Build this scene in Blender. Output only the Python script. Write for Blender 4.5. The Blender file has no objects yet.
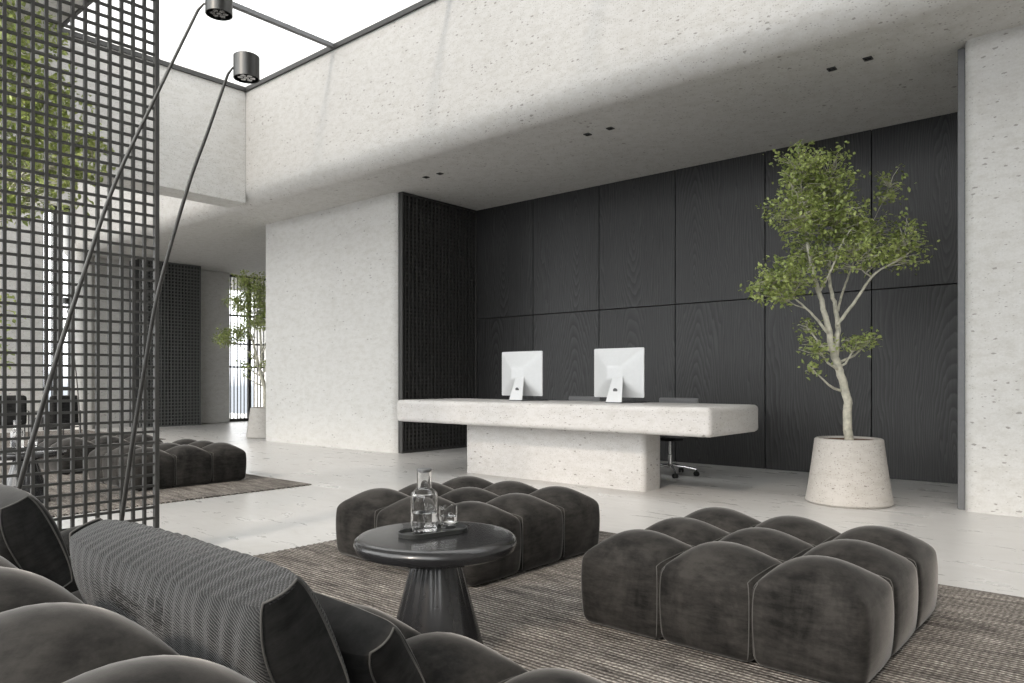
import bpy, bmesh, math, random
import numpy as np
from mathutils import Vector, Matrix, noise

random.seed(4)
scn = bpy.context.scene
COL = scn.collection
PI = math.pi
TH = math.radians(40.54)          # heading of the view, left of +Y
S_, C_ = math.sin(TH), math.cos(TH)

# ------------------------------------------------------------------ materials
class NT:
    def __init__(self, name):
        self.m = bpy.data.materials.new(name); self.m.use_nodes = True
        self.t = self.m.node_tree; self.n = self.t.nodes; self.l = self.t.links
        self.b = self.n['Principled BSDF']; self.out = self.n['Material Output']
    def add(self, typ, **kw):
        nd = self.n.new(typ)
        for k, v in kw.items():
            if k.startswith('i_'):
                nd.inputs[k[2:].replace('_', ' ')].default_value = v
            else:
                setattr(nd, k, v)
        return nd
    def link(self, a, b): self.l.new(a, b)
    def coord(self, scale=(1, 1, 1), rnd=False):
        tc = self.add('ShaderNodeTexCoord'); mp = self.add('ShaderNodeMapping')
        mp.inputs['Scale'].default_value = scale
        src = tc.outputs['Object']
        if rnd:
            oi = self.add('ShaderNodeObjectInfo'); ad = self.add('ShaderNodeVectorMath', operation='MULTIPLY_ADD')
            cb = self.add('ShaderNodeCombineXYZ')
            for k in range(3): self.link(oi.outputs['Random'], cb.inputs[k])
            self.link(cb.outputs[0], ad.inputs[0]); ad.inputs[1].default_value = (37., 19., 23.)
            self.link(src, ad.inputs[2]); src = ad.outputs[0]
        self.link(src, mp.inputs['Vector'])
        return mp.outputs['Vector']
    def noise(self, v, scale, detail=4, rough=.5, dist=0):
        nd = self.add('ShaderNodeTexNoise'); nd.inputs['Scale'].default_value = scale
        nd.inputs['Detail'].default_value = detail; nd.inputs['Roughness'].default_value = rough
        nd.inputs['Distortion'].default_value = dist
        self.link(v, nd.inputs['Vector']); return nd.outputs['Fac']
    def ramp(self, f, *stops, interp='LINEAR'):
        r = self.add('ShaderNodeValToRGB'); cr = r.color_ramp; cr.interpolation = interp
        while len(cr.elements) < len(stops): cr.elements.new(.5)
        for e, (p, c) in zip(cr.elements, stops):
            e.position = p
            e.color = (c, c, c, 1) if not hasattr(c, '__len__') else (*c, 1)
        self.link(f, r.inputs['Fac']); return r.outputs['Color']
    def mix(self, f, a, b, mode='MIX'):
        m = self.add('ShaderNodeMix', data_type='RGBA', blend_type=mode)
        for sock, v in ((m.inputs['Factor'], f), (m.inputs['A'], a), (m.inputs['B'], b)):
            if hasattr(v, 'is_linked'): self.link(v, sock)
            elif hasattr(v, '__len__'): sock.default_value = (*v, 1) if len(v) == 3 else v
            else: sock.default_value = v if sock.type == 'VALUE' else (v, v, v, 1)
        for i in m.inputs:
            pass
        return m.outputs['Result']
    def math(self, op, a, b=None, c=None):
        m = self.add('ShaderNodeMath', operation=op)
        for k, v in enumerate((a, b, c)):
            if v is None: continue
            if hasattr(v, 'is_linked'): self.link(v, m.inputs[k])
            else: m.inputs[k].default_value = v
        return m.outputs[0]
    def bump(self, h, strength=.3, dist=.01):
        b = self.add('ShaderNodeBump'); b.inputs['Strength'].default_value = strength
        b.inputs['Distance'].default_value = dist
        self.link(h, b.inputs['Height']); self.link(b.outputs['Normal'], self.b.inputs['Normal'])
    def set(self, **kw):
        for k, v in kw.items():
            s = self.b.inputs[k.replace('_', ' ')]
            if hasattr(v, 'is_linked'): self.link(v, s)
            elif hasattr(v, '__len__'): s.default_value = (*v, 1) if len(v) == 3 and s.type == 'RGBA' else v
            else: s.default_value = v
        return self

# node mix sockets: the RGBA sockets share names with the float ones, so pick by type
def _mix(self, f, a, b, mode='MIX'):
    m = self.add('ShaderNodeMix', data_type='RGBA', blend_type=mode)
    ins = {'f': m.inputs[0], 'a': m.inputs[6], 'b': m.inputs[7]}
    for k, v in (('f', f), ('a', a), ('b', b)):
        s = ins[k]
        if hasattr(v, 'is_linked'): self.link(v, s)
        elif k == 'f': s.default_value = v
        elif hasattr(v, '__len__'): s.default_value = (*v, 1)
        else: s.default_value = (v, v, v, 1)
    return m.outputs[2]
NT.mix = _mix

def mat_concrete(name, base, pit_scale=1.0, pit_amt=1.0, rough=.75):
    t = NT(name)
    v = t.coord((1, 1, 1))
    vh = t.coord((1, 1, 2.3))
    big = t.noise(v, .9, 5, .55)
    mid = t.noise(vh, 7, 8, .72)
    grain = t.noise(v, 60, 4, .7)
    col = t.mix(t.ramp(big, (.3, 0.), (.7, 1.)), [c * .955 for c in base], base)
    col = t.mix(t.ramp(mid, (.34, 0.), (.56, 1.)), t.mix(1., col, (.88, .87, .85), 'MULTIPLY'), col)
    col = t.mix(t.ramp(grain, (.35, 0.), (.6, 1.)), t.mix(1., col, (.93, .925, .92), 'MULTIPLY'), col)
    # pits of two sizes, clustered
    vo = t.add('ShaderNodeTexVoronoi'); vo.inputs['Scale'].default_value = 13 / pit_scale
    t.link(vh, vo.inputs['Vector'])
    rndc = t.add('ShaderNodeSeparateColor'); t.link(vo.outputs['Color'], rndc.inputs[0])
    clus = t.noise(v, 2.2, 2)
    size = t.math('MULTIPLY', t.math('MULTIPLY', t.math('GREATER_THAN', rndc.outputs[0], .58), t.math('POWER', rndc.outputs[1], 1.6)), t.ramp(clus, (.30, .25), (.58, 1.)))
    wob = t.math('MULTIPLY', t.math('SUBTRACT', t.noise(vh, 45, 3), .5), .35)
    dd = t.math('ADD', vo.outputs['Distance'], t.math('MULTIPLY', wob, 1.5))
    pit1 = t.math('LESS_THAN', dd, t.math('MULTIPLY', size, .30))
    vo2 = t.add('ShaderNodeTexVoronoi'); vo2.inputs['Scale'].default_value = 42 / pit_scale
    t.link(vh, vo2.inputs['Vector'])
    r2 = t.add('ShaderNodeSeparateColor'); t.link(vo2.outputs['Color'], r2.inputs[0])
    s2 = t.math('MULTIPLY', t.math('GREATER_THAN', r2.outputs[0], .60), r2.outputs[1])
    pit2 = t.math('LESS_THAN', vo2.outputs['Distance'], t.math('MULTIPLY', s2, .42))
    pit = t.math('MAXIMUM', pit1, t.math('MULTIPLY', pit2, .8))
    col = t.mix(t.math('MULTIPLY', pit, min(.95, .62 * pit_amt)), col, (.17, .155, .14))
    t.set(Base_Color=col, Roughness=rough, Specular_IOR_Level=.3)
    t.bump(t.math('SUBTRACT', t.math('MULTIPLY', mid, .25), pit), .35, .006)
    return t.m

def mat_floor():
    t = NT('polished_microcement')
    v = t.coord((1, 1, 1)); vs = t.coord((1., 3.0, 1))
    big = t.noise(v, .55, 5, .6)
    st = t.noise(vs, 2.2, 7, .7, .6)
    col = t.mix(t.ramp(big, (.3, 0.), (.72, 1.)), (.475, .468, .455), (.555, .548, .535))
    col = t.mix(t.ramp(st, (.52, 0.), (.85, .45)), col, (.41, .395, .37))
    vo = t.add('ShaderNodeTexVoronoi'); vo.inputs['Scale'].default_value = 9; t.link(vs, vo.inputs['Vector'])
    rc = t.add('ShaderNodeSeparateColor'); t.link(vo.outputs['Color'], rc.inputs[0])
    pit = t.math('LESS_THAN', t.math('ADD', vo.outputs['Distance'], t.math('MULTIPLY', t.math('SUBTRACT', t.noise(vs, 30, 3), .5), .3)),
                 t.math('MULTIPLY', t.math('GREATER_THAN', rc.outputs[0], .72), .13))
    col = t.mix(t.math('MULTIPLY', pit, .08), col, (.25, .23, .21))
    rg = t.ramp(st, (.3, .24), (.8, .42))
    t.set(Base_Color=col, Roughness=rg, Specular_IOR_Level=.5)
    t.bump(st, .04, .01)
    return t.m

def mat_wood():
    t = NT('black_stained_oak')
    v = t.coord((1, 1, 1), rnd=True)
    vg = t.coord((1.0, 1.0, .13), rnd=True)
    oi = t.add('ShaderNodeObjectInfo'); rd = oi.outputs['Random']
    tc = t.add('ShaderNodeTexCoord'); sx = t.add('ShaderNodeSeparateXYZ'); t.link(tc.outputs['Object'], sx.inputs[0])
    wob = t.math('SUBTRACT', t.noise(vg, 3.2, 4, .55), .5)
    wob2 = t.math('SUBTRACT', t.noise(t.coord((1, 1, .3), rnd=True), 1.3, 2, .5), .5)
    cx = t.math('ADD', t.math('MULTIPLY', rd, .7), .28)
    u = t.math('ADD', t.math('SUBTRACT', sx.outputs[0], cx), t.math('ADD', t.math('MULTIPLY', wob, .30), t.math('MULTIPLY', wob2, .35)))
    zc = t.math('MULTIPLY', t.math('FRACT', t.math('MULTIPLY', rd, 7.3)), 1.8)
    w_ = t.math('MULTIPLY', t.math('SUBTRACT', sx.outputs[2], zc), .135)
    rr = t.math('SQRT', t.math('ADD', t.math('MULTIPLY', u, u), t.math('MULTIPLY', w_, w_)))
    ring = t.math('FRACT', t.math('MULTIPLY', t.math('POWER', rr, .8), 38.))
    vg2 = vg
    vf = t.coord((1, 1, .03), rnd=True)
    fine = t.noise(vf, 95, 4, .6)
    big = t.noise(vg, 1.6, 2)
    c = t.mix(t.ramp(ring, (0., .1), (.45, .55), (.86, 1.), (1., .1)), (.0095, .0094, .0094), (.053, .0525, .0522))
    c = t.mix(t.ramp(fine, (.35, 0.), (.65, 1.)), t.mix(1., c, (.62, .62, .62), 'MULTIPLY'), c)
    c = t.mix(t.ramp(big, (.3, 0.), (.7, 1.)), t.mix(1., c, (.82, .82, .82), 'MULTIPLY'), c)
    t.set(Base_Color=c, Roughness=.46, Specular_IOR_Level=.45)
    t.bump(t.math('ADD', ring, t.math('MULTIPLY', fine, .8)), .16, .004)
    return t.m

def mat_velvet(name, lo, hi, sheen=.5):
    t = NT(name)
    v = t.coord((1, 1, 1), rnd=True)
    vb = t.coord((1, 1, .55), rnd=True)
    a = t.mix(.42, t.noise(vb, 5.0, 7, .68, .4), t.noise(t.coord((.45, .45, 1.6), rnd=True), 21, 6, .72))
    f = t.noise(v, 420, 2)
    c = t.mix(t.ramp(a, (.40, 0.), (.60, 1.)), lo, hi)
    c = t.mix(t.math('MULTIPLY', f, .35), c, t.mix(1., c, (.6, .6, .6), 'MULTIPLY'))
    t.set(Base_Color=c, Roughness=.85, Specular_IOR_Level=.15, Sheen_Weight=sheen, Sheen_Roughness=.30, Sheen_Tint=(.80, .775, .745))
    t.bump(t.math('ADD', t.math('MULTIPLY', a, .8), t.math('MULTIPLY', f, .15)), .12, .006)
    return t.m

def mat_knit():
    t = NT('ribbed_knit_fabric')
    v = t.coord((1, 1, 1))
    w = t.add('ShaderNodeTexWave', wave_type='BANDS', bands_direction='DIAGONAL')
    w.inputs['Scale'].default_value = 62; w.inputs['Distortion'].default_value = 3.2; w.inputs['Detail'].default_value = 3
    w.inputs['Detail Scale'].default_value = 1.4
    t.link(v, w.inputs['Vector'])
    f = t.noise(v, 260, 3, .7)
    h = t.math('ADD', w.outputs['Fac'], t.math('MULTIPLY', f, 1.1))
    c = t.mix(t.ramp(h, (.55, 0.), (1.45, 1.)), (.006, .0061, .0062), (.033, .0334, .0338))
    t.set(Base_Color=c, Roughness=.9, Specular_IOR_Level=.1, Sheen_Weight=.2, Sheen_Roughness=.5)
    t.bump(h, .55, .004)
    return t.m

def mat_rug():
    t = NT('woven_wool_rug')
    v = t.coord((1, 1, 1))
    vx = t.coord((1.0, 5.5, 1)); vxx = t.coord((1.0, 20., 1))
    wy = t.add('ShaderNodeTexWave', wave_type='BANDS', bands_direction='Y'); wy.inputs['Scale'].default_value = 12.5
    wy.inputs['Distortion'].default_value = 1.6; wy.inputs['Detail'].default_value = 2; wy.inputs['Detail Scale'].default_value = 2
    t.link(v, wy.inputs['Vector'])
    wx = t.add('ShaderNodeTexWave', wave_type='BANDS', bands_direction='X'); wx.inputs['Scale'].default_value = 12
    wx.inputs['Distortion'].default_value = 4.5; wx.inputs['Detail'].default_value = 2; wx.inputs['Detail Scale'].default_value = 4
    t.link(v, wx.inputs['Vector'])
    a = t.noise(vx, 2.6, 6, .68, .3); b = t.noise(vxx, 9, 4, .7); s = t.noise(v, 120, 2)
    c = t.mix(t.ramp(a, (.34, 0.), (.66, 1.)), (.12, .112, .105), (.35, .33, .305))
    c = t.mix(t.ramp(b, (.40, 0.), (.62, 1.)), t.mix(1., c, (.62, .60, .59), 'MULTIPLY'), t.mix(1., c, (1.35, 1.34, 1.32), 'MULTIPLY'))
    knots = t.math('MULTIPLY', wy.outputs['Fac'], t.math('ADD', t.math('MULTIPLY', wx.outputs['Fac'], .6), .4))
    c = t.mix(t.ramp(knots, (.05, 0.), (.75, 1.)), t.mix(1., c, (.40, .38, .37), 'MULTIPLY'), t.mix(1., c, (1.45, 1.45, 1.44), 'MULTIPLY'))
    c = t.mix(t.ramp(s, (.35, 0.), (.65, 1.)), t.mix(1., c, (.72, .72, .72), 'MULTIPLY'), t.mix(1., c, (1.2, 1.2, 1.2), 'MULTIPLY'))
    t.set(Base_Color=c, Roughness=.95, Specular_IOR_Level=.1)
    t.bump(t.math('ADD', knots, t.math('MULTIPLY', s, .3)), .8, .008)
    return t.m

def mat_plain(name, col, rough=.5, metal=0., spec=.5, coat=0., var=.06, scale=30, bump=.0):
    t = NT(name)
    v = t.coord((1, 1, 1))
    n = t.noise(v, scale, 4)
    c = t.mix(t.ramp(n, (.3, 0.), (.7, 1.)), [x * (1 - var) for x in col], [x * (1 + var) for x in col])
    t.set(Base_Color=c, Roughness=rough, Metallic=metal, Specular_IOR_Level=spec, Coat_Weight=coat)
    if bump: t.bump(n, bump, .003)
    return t.m

def mat_brushed(name, col, rough=.35):
    t = NT(name)
    v = t.coord((1, 1, .02))
    n = t.noise(v, 220, 3)
    c = t.mix(n, [x * .85 for x in col], [x * 1.12 for x in col])
    t.set(Base_Color=c, Roughness=rough, Metallic=1.)
    return t.m

def mat_glass(name, col=(1, 1, 1), ior=1.45, rough=0.0):
    t = NT(name)
    v = t.coord((1, 1, 1)); n = t.noise(v, 8, 2)
    t.set(Base_Color=t.mix(n, col, [c * .985 for c in col]), Transmission_Weight=1., IOR=ior, Roughness=rough)
    return t.m

def mat_pane(name='clear_glazing', tint=(.96, .96, .955)):
    t = NT(name)
    tr = t.add('ShaderNodeBsdfTransparent'); gl = t.add('ShaderNodeBsdfGlossy'); gl.inputs['Roughness'].default_value = .02
    tr.inputs['Color'].default_value = (*tint, 1)
    lw = t.add('ShaderNodeLayerWeight'); lw.inputs['Blend'].default_value = .5
    fr = t.math('ADD', t.math('MULTIPLY', t.math('POWER', lw.outputs['Facing'], 5.0), .6), .03)
    mx = t.add('ShaderNodeMixShader')
    t.link(fr, mx.inputs[0]); t.link(tr.outputs[0], mx.inputs[1]); t.link(gl.outputs[0], mx.inputs[2])
    t.link(mx.outputs[0], t.out.inputs['Surface'])
    return t.m

def mat_leaf():
    t = NT('ficus_leaf')
    v = t.coord((1, 1, 1))
    n = t.noise(v, 7, 3); n2 = t.noise(v, 55, 2)
    c = t.mix(t.ramp(n, (.3, 0.), (.7, 1.)), (.20, .26, .065), (.50, .56, .21))
    c = t.mix(t.ramp(n2, (.35, 0.), (.7, 1.)), t.mix(1., c, (.55, .6, .55), 'MULTIPLY'), t.mix(1., c, (1.3, 1.25, 1.2), 'MULTIPLY'))
    t.set(Base_Color=c, Roughness=.42, Specular_IOR_Level=.5)
    tl = t.add('ShaderNodeBsdfTranslucent'); t.link(c, tl.inputs['Color'])
    mx = t.add('ShaderNodeMixShader'); mx.inputs[0].default_value = .22
    t.link(t.b.outputs[0], mx.inputs[1]); t.link(tl.outputs[0], mx.inputs[2]); t.link(mx.outputs[0], t.out.inputs['Surface'])
    return t.m

M = dict(
    concrete=mat_concrete('travertine_concrete', (.60, .592, .572)),
    deskstone=mat_concrete('desk_travertine', (.555, .542, .528), .85, 1.15, .5),
    potstone=mat_concrete('planter_travertine', (.47, .448, .42), .75, 1.6, .7),
    floor=mat_floor(), wood=mat_wood(),
    velvet=mat_velvet('charcoal_velvet', (.0085, .0079, .0073), (.040, .0372, .0338), .42),
    velvet_dark=mat_velvet('dark_velvet', (.0085, .0085, .0083), (.030, .0296, .0289), .36),
    knit=mat_knit(), rug=mat_rug(),
    blackmetal=mat_plain('black_powder_coat', (.035, .035, .033), .5, 0., .5),
    screenmetal=mat_plain('dark_bronze_coat', (.036, .0355, .033), .5, 0., .5),
    polemetal=mat_plain('lamp_dark_metal', (.075, .074, .070), .35, .5, .5),
    lampmetal=mat_brushed('lamp_brushed_gunmetal', (.085, .085, .083), .4),
    chrome=mat_plain('chrome', (.75, .75, .76), .12, 1.),
    silver=mat_plain('anodised_aluminium', (.60, .605, .605), .42, .15, .5, var=.02),
    trimgrey=mat_plain('grey_metal_trim', (.13, .132, .135), .5, .2),
    lacquer=mat_plain('black_lacquer', (.018, .018, .019), .27, 0., .5, .25),
    lattice=mat_plain('black_lattice', (.040, .039, .037), .5),
    cablattice=mat_plain('grey_lattice', (.10, .102, .098), .6),
    rubber=mat_plain('black_plastic', (.012, .012, .012), .5),
    meshgrey=mat_plain('grey_chair_fabric', (.17, .17, .172), .85, scale=300, var=.2),
    tray=mat_plain('tray_slate', (.03, .032, .031), .45),
    glass=mat_glass('clear_glass'), water=mat_glass('water', ior=1.33),
    pane=mat_pane(), solar=mat_pane('solar_control_glazing', (.44, .44, .435)), leaf=mat_leaf(),
    bark=mat_plain('pale_bark', (.46, .44, .36), .8, scale=22, var=.3, bump=.4),
    soil=mat_plain('bark_mulch', (.13, .075, .045), .95, scale=60, var=.6, bump=.8),
    darklens=mat_plain('dark_lens', (.02, .02, .02), .2), lens=mat_plain('lamp_reflector', (.5, .5, .5), .15, 1.),
    screenblack=mat_plain('display_glass', (.01, .01, .012), .08),
    thread=mat_plain('seam_piping', (.075, .073, .068), .9, var=.1),
)

# ------------------------------------------------------------------ builders
def link(o, parent=None, loc=None):
    COL.objects.link(o)
    if parent: o.parent = parent
    if loc: o.location = loc
    return o

def tag(o, label, cat, group=None, kind=None):
    o['label'] = label; o['category'] = cat
    if group: o['group'] = group
    if kind: o['kind'] = kind
    return o

def empty(name, loc, rz=0, label=None, cat=None, group=None, kind=None):
    o = bpy.data.objects.new(name, None); o.empty_display_size = .2
    link(o, None, loc); o.rotation_euler.z = rz
    if label: tag(o, label, cat, group)
    if kind: o['kind'] = kind
    return o

class MB:
    """collects geometry for one mesh object"""
    def __init__(self): self.v = []; self.f = []
    def add(self, vs, fs):
        k = len(self.v); self.v += [tuple(p) for p in vs]; self.f += [tuple(i + k for i in q) for q in fs]
        return self
    def box(self, a, b):
        x0, y0, z0 = a; x1, y1, z1 = b
        vs = [(x0, y0, z0), (x1, y0, z0), (x1, y1, z0), (x0, y1, z0), (x0, y0, z1), (x1, y0, z1), (x1, y1, z1), (x0, y1, z1)]
        return self.add(vs, [(3, 2, 1, 0), (4, 5, 6, 7), (0, 1, 5, 4), (1, 2, 6, 5), (2, 3, 7, 6), (3, 0, 4, 7)])
    def prism(self, pts, z0, z1):
        """polygon in XY (counter clockwise) extruded along z"""
        n = len(pts)
        vs = [(x, y, z0) for x, y in pts] + [(x, y, z1) for x, y in pts]
        fs = [tuple(range(n - 1, -1, -1)), tuple(range(n, 2 * n))] + [(i, (i + 1) % n, n + (i + 1) % n, n + i) for i in range(n)]
        return self.add(vs, fs)
    def lathe(self, prof, n=48, c=(0, 0, 0), rib=0, ribn=0):
        vs = []; fs = []
        for r, z in prof:
            for i in range(n):
                a = 2 * PI * i / n
                rr = r * (1 + rib * math.cos(ribn * a)) if rib else r
                vs.append((c[0] + rr * math.cos(a), c[1] + rr * math.sin(a), c[2] + z))
        m = len(prof)
        for j in range(m - 1):
            for i in range(n):
                fs.append((j * n + i, j * n + (i + 1) % n, (j + 1) * n + (i + 1) % n, (j + 1) * n + i))
        if prof[0][0] > 1e-6: fs.append(tuple(range(n - 1, -1, -1)))
        if prof[-1][0] > 1e-6: fs.append(tuple((m - 1) * n + i for i in range(n)))
        return self.add(vs, fs)
    def tube(self, pts, rad, n=8, caps=True):
        pts = [Vector(p) for p in pts]
        if not hasattr(rad, '__len__'): rad = [rad] * len(pts)
        vs = []; fs = []; up = None
        for k, p in enumerate(pts):
            d = (pts[min(k + 1, len(pts) - 1)] - pts[max(k - 1, 0)]).normalized()
            if up is None:
                up = d.cross(Vector((0, 0, 1)) if abs(d.z) < .9 else Vector((1, 0, 0))).normalized()
            up = (up - d * up.dot(d)).normalized(); w = d.cross(up)
            for i in range(n):
                a = 2 * PI * i / n
                vs.append(p + (up * math.cos(a) + w * math.sin(a)) * rad[k])
        for k in range(len(pts) - 1):
            for i in range(n):
                fs.append((k * n + i, k * n + (i + 1) % n, (k + 1) * n + (i + 1) % n, (k + 1) * n + i))
        if caps:
            fs.append(tuple(range(n - 1, -1, -1))); fs.append(tuple((len(pts) - 1) * n + i for i in range(n)))
        return self.add(vs, fs)
    def build(self, name, mat, parent=None, loc=None, smooth=None, bevel=0, seg=3, fix=True):
        me = bpy.data.meshes.new(name)
        me.from_pydata(self.v, [], self.f); me.update()
        if fix or bevel:
            bm = bmesh.new(); bm.from_mesh(me)
            bmesh.ops.remove_doubles(bm, verts=bm.verts, dist=1e-6)
            bmesh.ops.recalc_face_normals(bm, faces=bm.faces)
            if bevel:
                es = [e for e in bm.edges if len(e.link_faces) == 2 and e.calc_face_angle(0) > .5]
                bmesh.ops.bevel(bm, geom=es, offset=bevel, segments=seg, profile=.5, affect='EDGES', clamp_overlap=True)
                bmesh.ops.recalc_face_normals(bm, faces=bm.faces)
            bm.to_mesh(me); bm.free()
        me.materials.append(M[mat])
        if smooth is not None:
            for p in me.polygons: p.use_smooth = True
            if smooth < 180: me.set_sharp_from_angle(angle=math.radians(smooth))
        o = bpy.data.objects.new(name, me)
        return link(o, parent, loc)

def struct(o): o['kind'] = 'structure'; return o

def copy_tree(o, parent=None):
    c = o.copy(); COL.objects.link(c)
    if parent: c.parent = parent
    for ch in list(o.children): copy_tree(ch, c)
    return c

def rrect(x0, y0, x1, y1, r, seg=8, corners=(1, 1, 1, 1)):
    """rounded rectangle, ccw; corners order: (x0,y0),(x1,y0),(x1,y1),(x0,y1)"""
    pts = []
    for k, (cx, cy, a0) in enumerate(((x0 + r, y0 + r, PI), (x1 - r, y0 + r, 1.5 * PI), (x1 - r, y1 - r, 0), (x0 + r, y1 - r, .5 * PI))):
        if corners[k]:
            for i in range(seg + 1):
                a = a0 + .5 * PI * i / seg
                pts.append((cx + r * math.cos(a), cy + r * math.sin(a)))
        else:
            pts.append(((x0, y0), (x1, y0), (x1, y1), (x0, y1))[k])
    return pts

_cube_cache = {}
def cube_points(n):
    """surface grid of the cube [-1,1]^3, finer towards its edges"""
    if n in _cube_cache: return _cube_cache[n]
    ts = [math.copysign(1 - (1 - abs(s)) ** 1.7, s) for s in (2 * i / n - 1 for i in range(n + 1))]
    idx = {}; vs = []; fs = []
    def vid(p):
        k = tuple(round(c, 5) for c in p)
        if k not in idx: idx[k] = len(vs); vs.append(k)
        return idx[k]
    for ax in range(3):
        for sg in (-1, 1):
            g = [[None] * (n + 1) for _ in range(n + 1)]
            for i in range(n + 1):
                for j in range(n + 1):
                    p = [0, 0, 0]; p[ax] = sg; p[(ax + 1) % 3] = ts[i]; p[(ax + 2) % 3] = ts[j]
                    g[i][j] = vid(p)
            for i in range(n):
                for j in range(n):
                    q = (g[i][j], g[i + 1][j], g[i + 1][j + 1], g[i][j + 1])
                    fs.append(q if sg > 0 else q[::-1])
    _cube_cache[n] = (np.array(vs), fs)
    return _cube_cache[n]

def rbox(h, r, n=16):
    P, fs = cube_points(n)
    h = np.array(h); q = P * h
    inner = np.clip(q, -(h - r), h - r)
    d = q - inner; ln = np.linalg.norm(d, axis=1, keepdims=True); ln[ln < 1e-9] = 1
    return inner + d / ln * r, fs

def mesh_np(name, V, fs, mat, parent=None, loc=None, sharp=180):
    mb = MB(); mb.v = [tuple(map(float, p)) for p in V]; mb.f = list(fs)
    return mb.build(name, mat, parent, loc, smooth=sharp, fix=False)

def lobe_mesh(w, d, h, dome=.08, bulge=.02, r=.05, tuck=.07, n=18, seed=0):
    """one upholstered segment: footprint w x d, shoulder height h, domed top; z=0 at its underside"""
    hz = h / 2
    V, fs = rbox((w / 2, d / 2, hz), r, n)
    u, v, t = V[:, 0] / (w / 2), V[:, 1] / (d / 2), V[:, 2] / hz
    up = np.clip(t, 0, 1)
    W = V.copy()
    W[:, 2] += dome * (1 - u * u) * (1 - v * v) * up ** 2 - .010 * (u ** 4 + v ** 4) * up ** 3
    W[:, 0] += u * bulge * (1 - t * t) * (1 - v * v)
    W[:, 1] += v * bulge * (1 - t * t) * (1 - u * u)
    k = 1 - tuck * np.clip((1 - t) / 2, 0, 1) ** 4 - .045 * np.clip(t, 0, 1) ** 3
    W[:, 0] *= k; W[:, 1] *= k
    W[:, 2] += hz
    for i in range(len(W)):
        W[i, 2] += .004 * noise.noise(Vector((W[i, 0] * 6 + seed, W[i, 1] * 6, W[i, 2] * 6)))
    return W, fs

# ------------------------------------------------------------------ the room
Zs, Zt = 3.975, 5.80                    # soffit and upper ceiling
XL = -18.55
struct(MB().box((-24, -2.2, -.25), (3.2, 13, 0)).build('floor', 'floor'))

# beam over the reception: fascia with a soft lower edge, then the soffit
R_ = .24
prof = [(6.30, 5.87), (6.30, Zs + R_)]
for i in range(1, 13):
    a = PI + .5 * PI * i / 12
    prof.append((6.30 + R_ + R_ * math.cos(a), Zs + R_ + R_ * math.sin(a)))
prof += [(9.4, Zs), (9.4, 5.87)]
mb = MB(); n = len(prof)
mb.add([(-19.2, y, z) for y, z in prof] + [(3.2, y, z) for y, z in prof],
       [tuple(range(n)), tuple(range(2 * n - 1, n - 1, -1))] + [(i, n + i, n + (i + 1) % n, (i + 1) % n) for i in range(n)])
struct(mb.build('ceiling_beam', 'concrete', smooth=40))
# corridor soffit behind the left pillar
struct(MB().box((-22, 9.4, Zs), (-8.9, 13, Zs + .3)).build('ceiling_corridor', 'concrete'))
# hanging beam between the two skylit halls
struct(MB().box((-11.57, -2.2, Zs), (-11.05, 6.30, 5.87)).build('wall_beam', 'concrete', bevel=.012, seg=2))
# upper ceiling towards the entrance
struct(MB().box((-11.05, -2.2, Zt), (3.2, 3.54, 5.87)).build('ceiling', 'concrete'))
struct(MB().box((XL - .3, -2.2, Zt), (-11.57, 3.0, 5.87)).build('ceiling_left', 'concrete'))

# alcove: back wall with its fourteen black oak panels
wb = struct(MB().box((-8.64, 9.16, 0), (-.9, 9.36, Zs)).build('wall_back', 'lattice'))
edges = [-8.625, -7.347, -6.10, -4.860, -3.615, -2.375, -1.13]
for i in range(6):
    for (z0, z1) in ((.0, 2.137), (2.147, Zs)):
        x0, x1 = edges[i] + .005, edges[i + 1] - .005
        p = MB().box((0, 0, 0), (x1 - x0, .06, z1 - z0)).build('panel', 'wood', wb, (x0, 9.10, z0), bevel=.003, seg=1)

# pillars
struct(MB().prism(rrect(-12.27, 7.39, -8.635, 9.4, .15, 8, (0, 1, 0, 0)), 0, Zs).build('wall_left_pillar', 'concrete', smooth=40))
struct(MB().prism(rrect(-1.165, 7.22, 3.2, 9.4, .10, 8, (1, 0, 0, 0)), 0, Zs).build('wall_right_pillar', 'concrete', smooth=40))
struct(MB().box((-1.222, 7.31, 0), (-1.165, 7.37, Zs - .03)).build('trim_1', 'trimgrey', bevel=.004, seg=1))
struct(MB().box((3.0, -2.2, 0), (3.2, 7.22, 5.87)).build('wall_right', 'concrete'))
struct(MB().box((-22, 12.8, 0), (-8.9, 13.0, Zs)).build('wall_corridor', 'concrete'))
struct(MB().box((-8.95, 9.4, 0), (-8.75, 12.8, Zs)).build('wall_corridor_right', 'concrete'))

# far left wall: solid stretch, tall slatted window, pier, lattice, pier, window
struct(MB().box((XL - .3, -2.2, 0), (XL, 5.70, 5.87)).build('wall_left', 'concrete'))
struct(MB().box((XL - .3, 5.70, 5.05), (XL, 6.42, 5.87)).build('wall_left_lintel', 'concrete'))
struct(MB().prism(rrect(XL - .3, 6.30, XL + .28, 6.66, .10, 6), 0, 5.87).build('wall_left_column', 'concrete', smooth=40))
struct(MB().box((XL - .3, 6.64, 0), (XL, 9.02, Zs)).build('wall_left_middle', 'concrete'))
struct(MB().box((XL - .5, 9.00, 0), (XL + .05, 10.09, Zs)).build('wall_left_pier', 'concrete', bevel=.03, seg=3))

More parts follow.
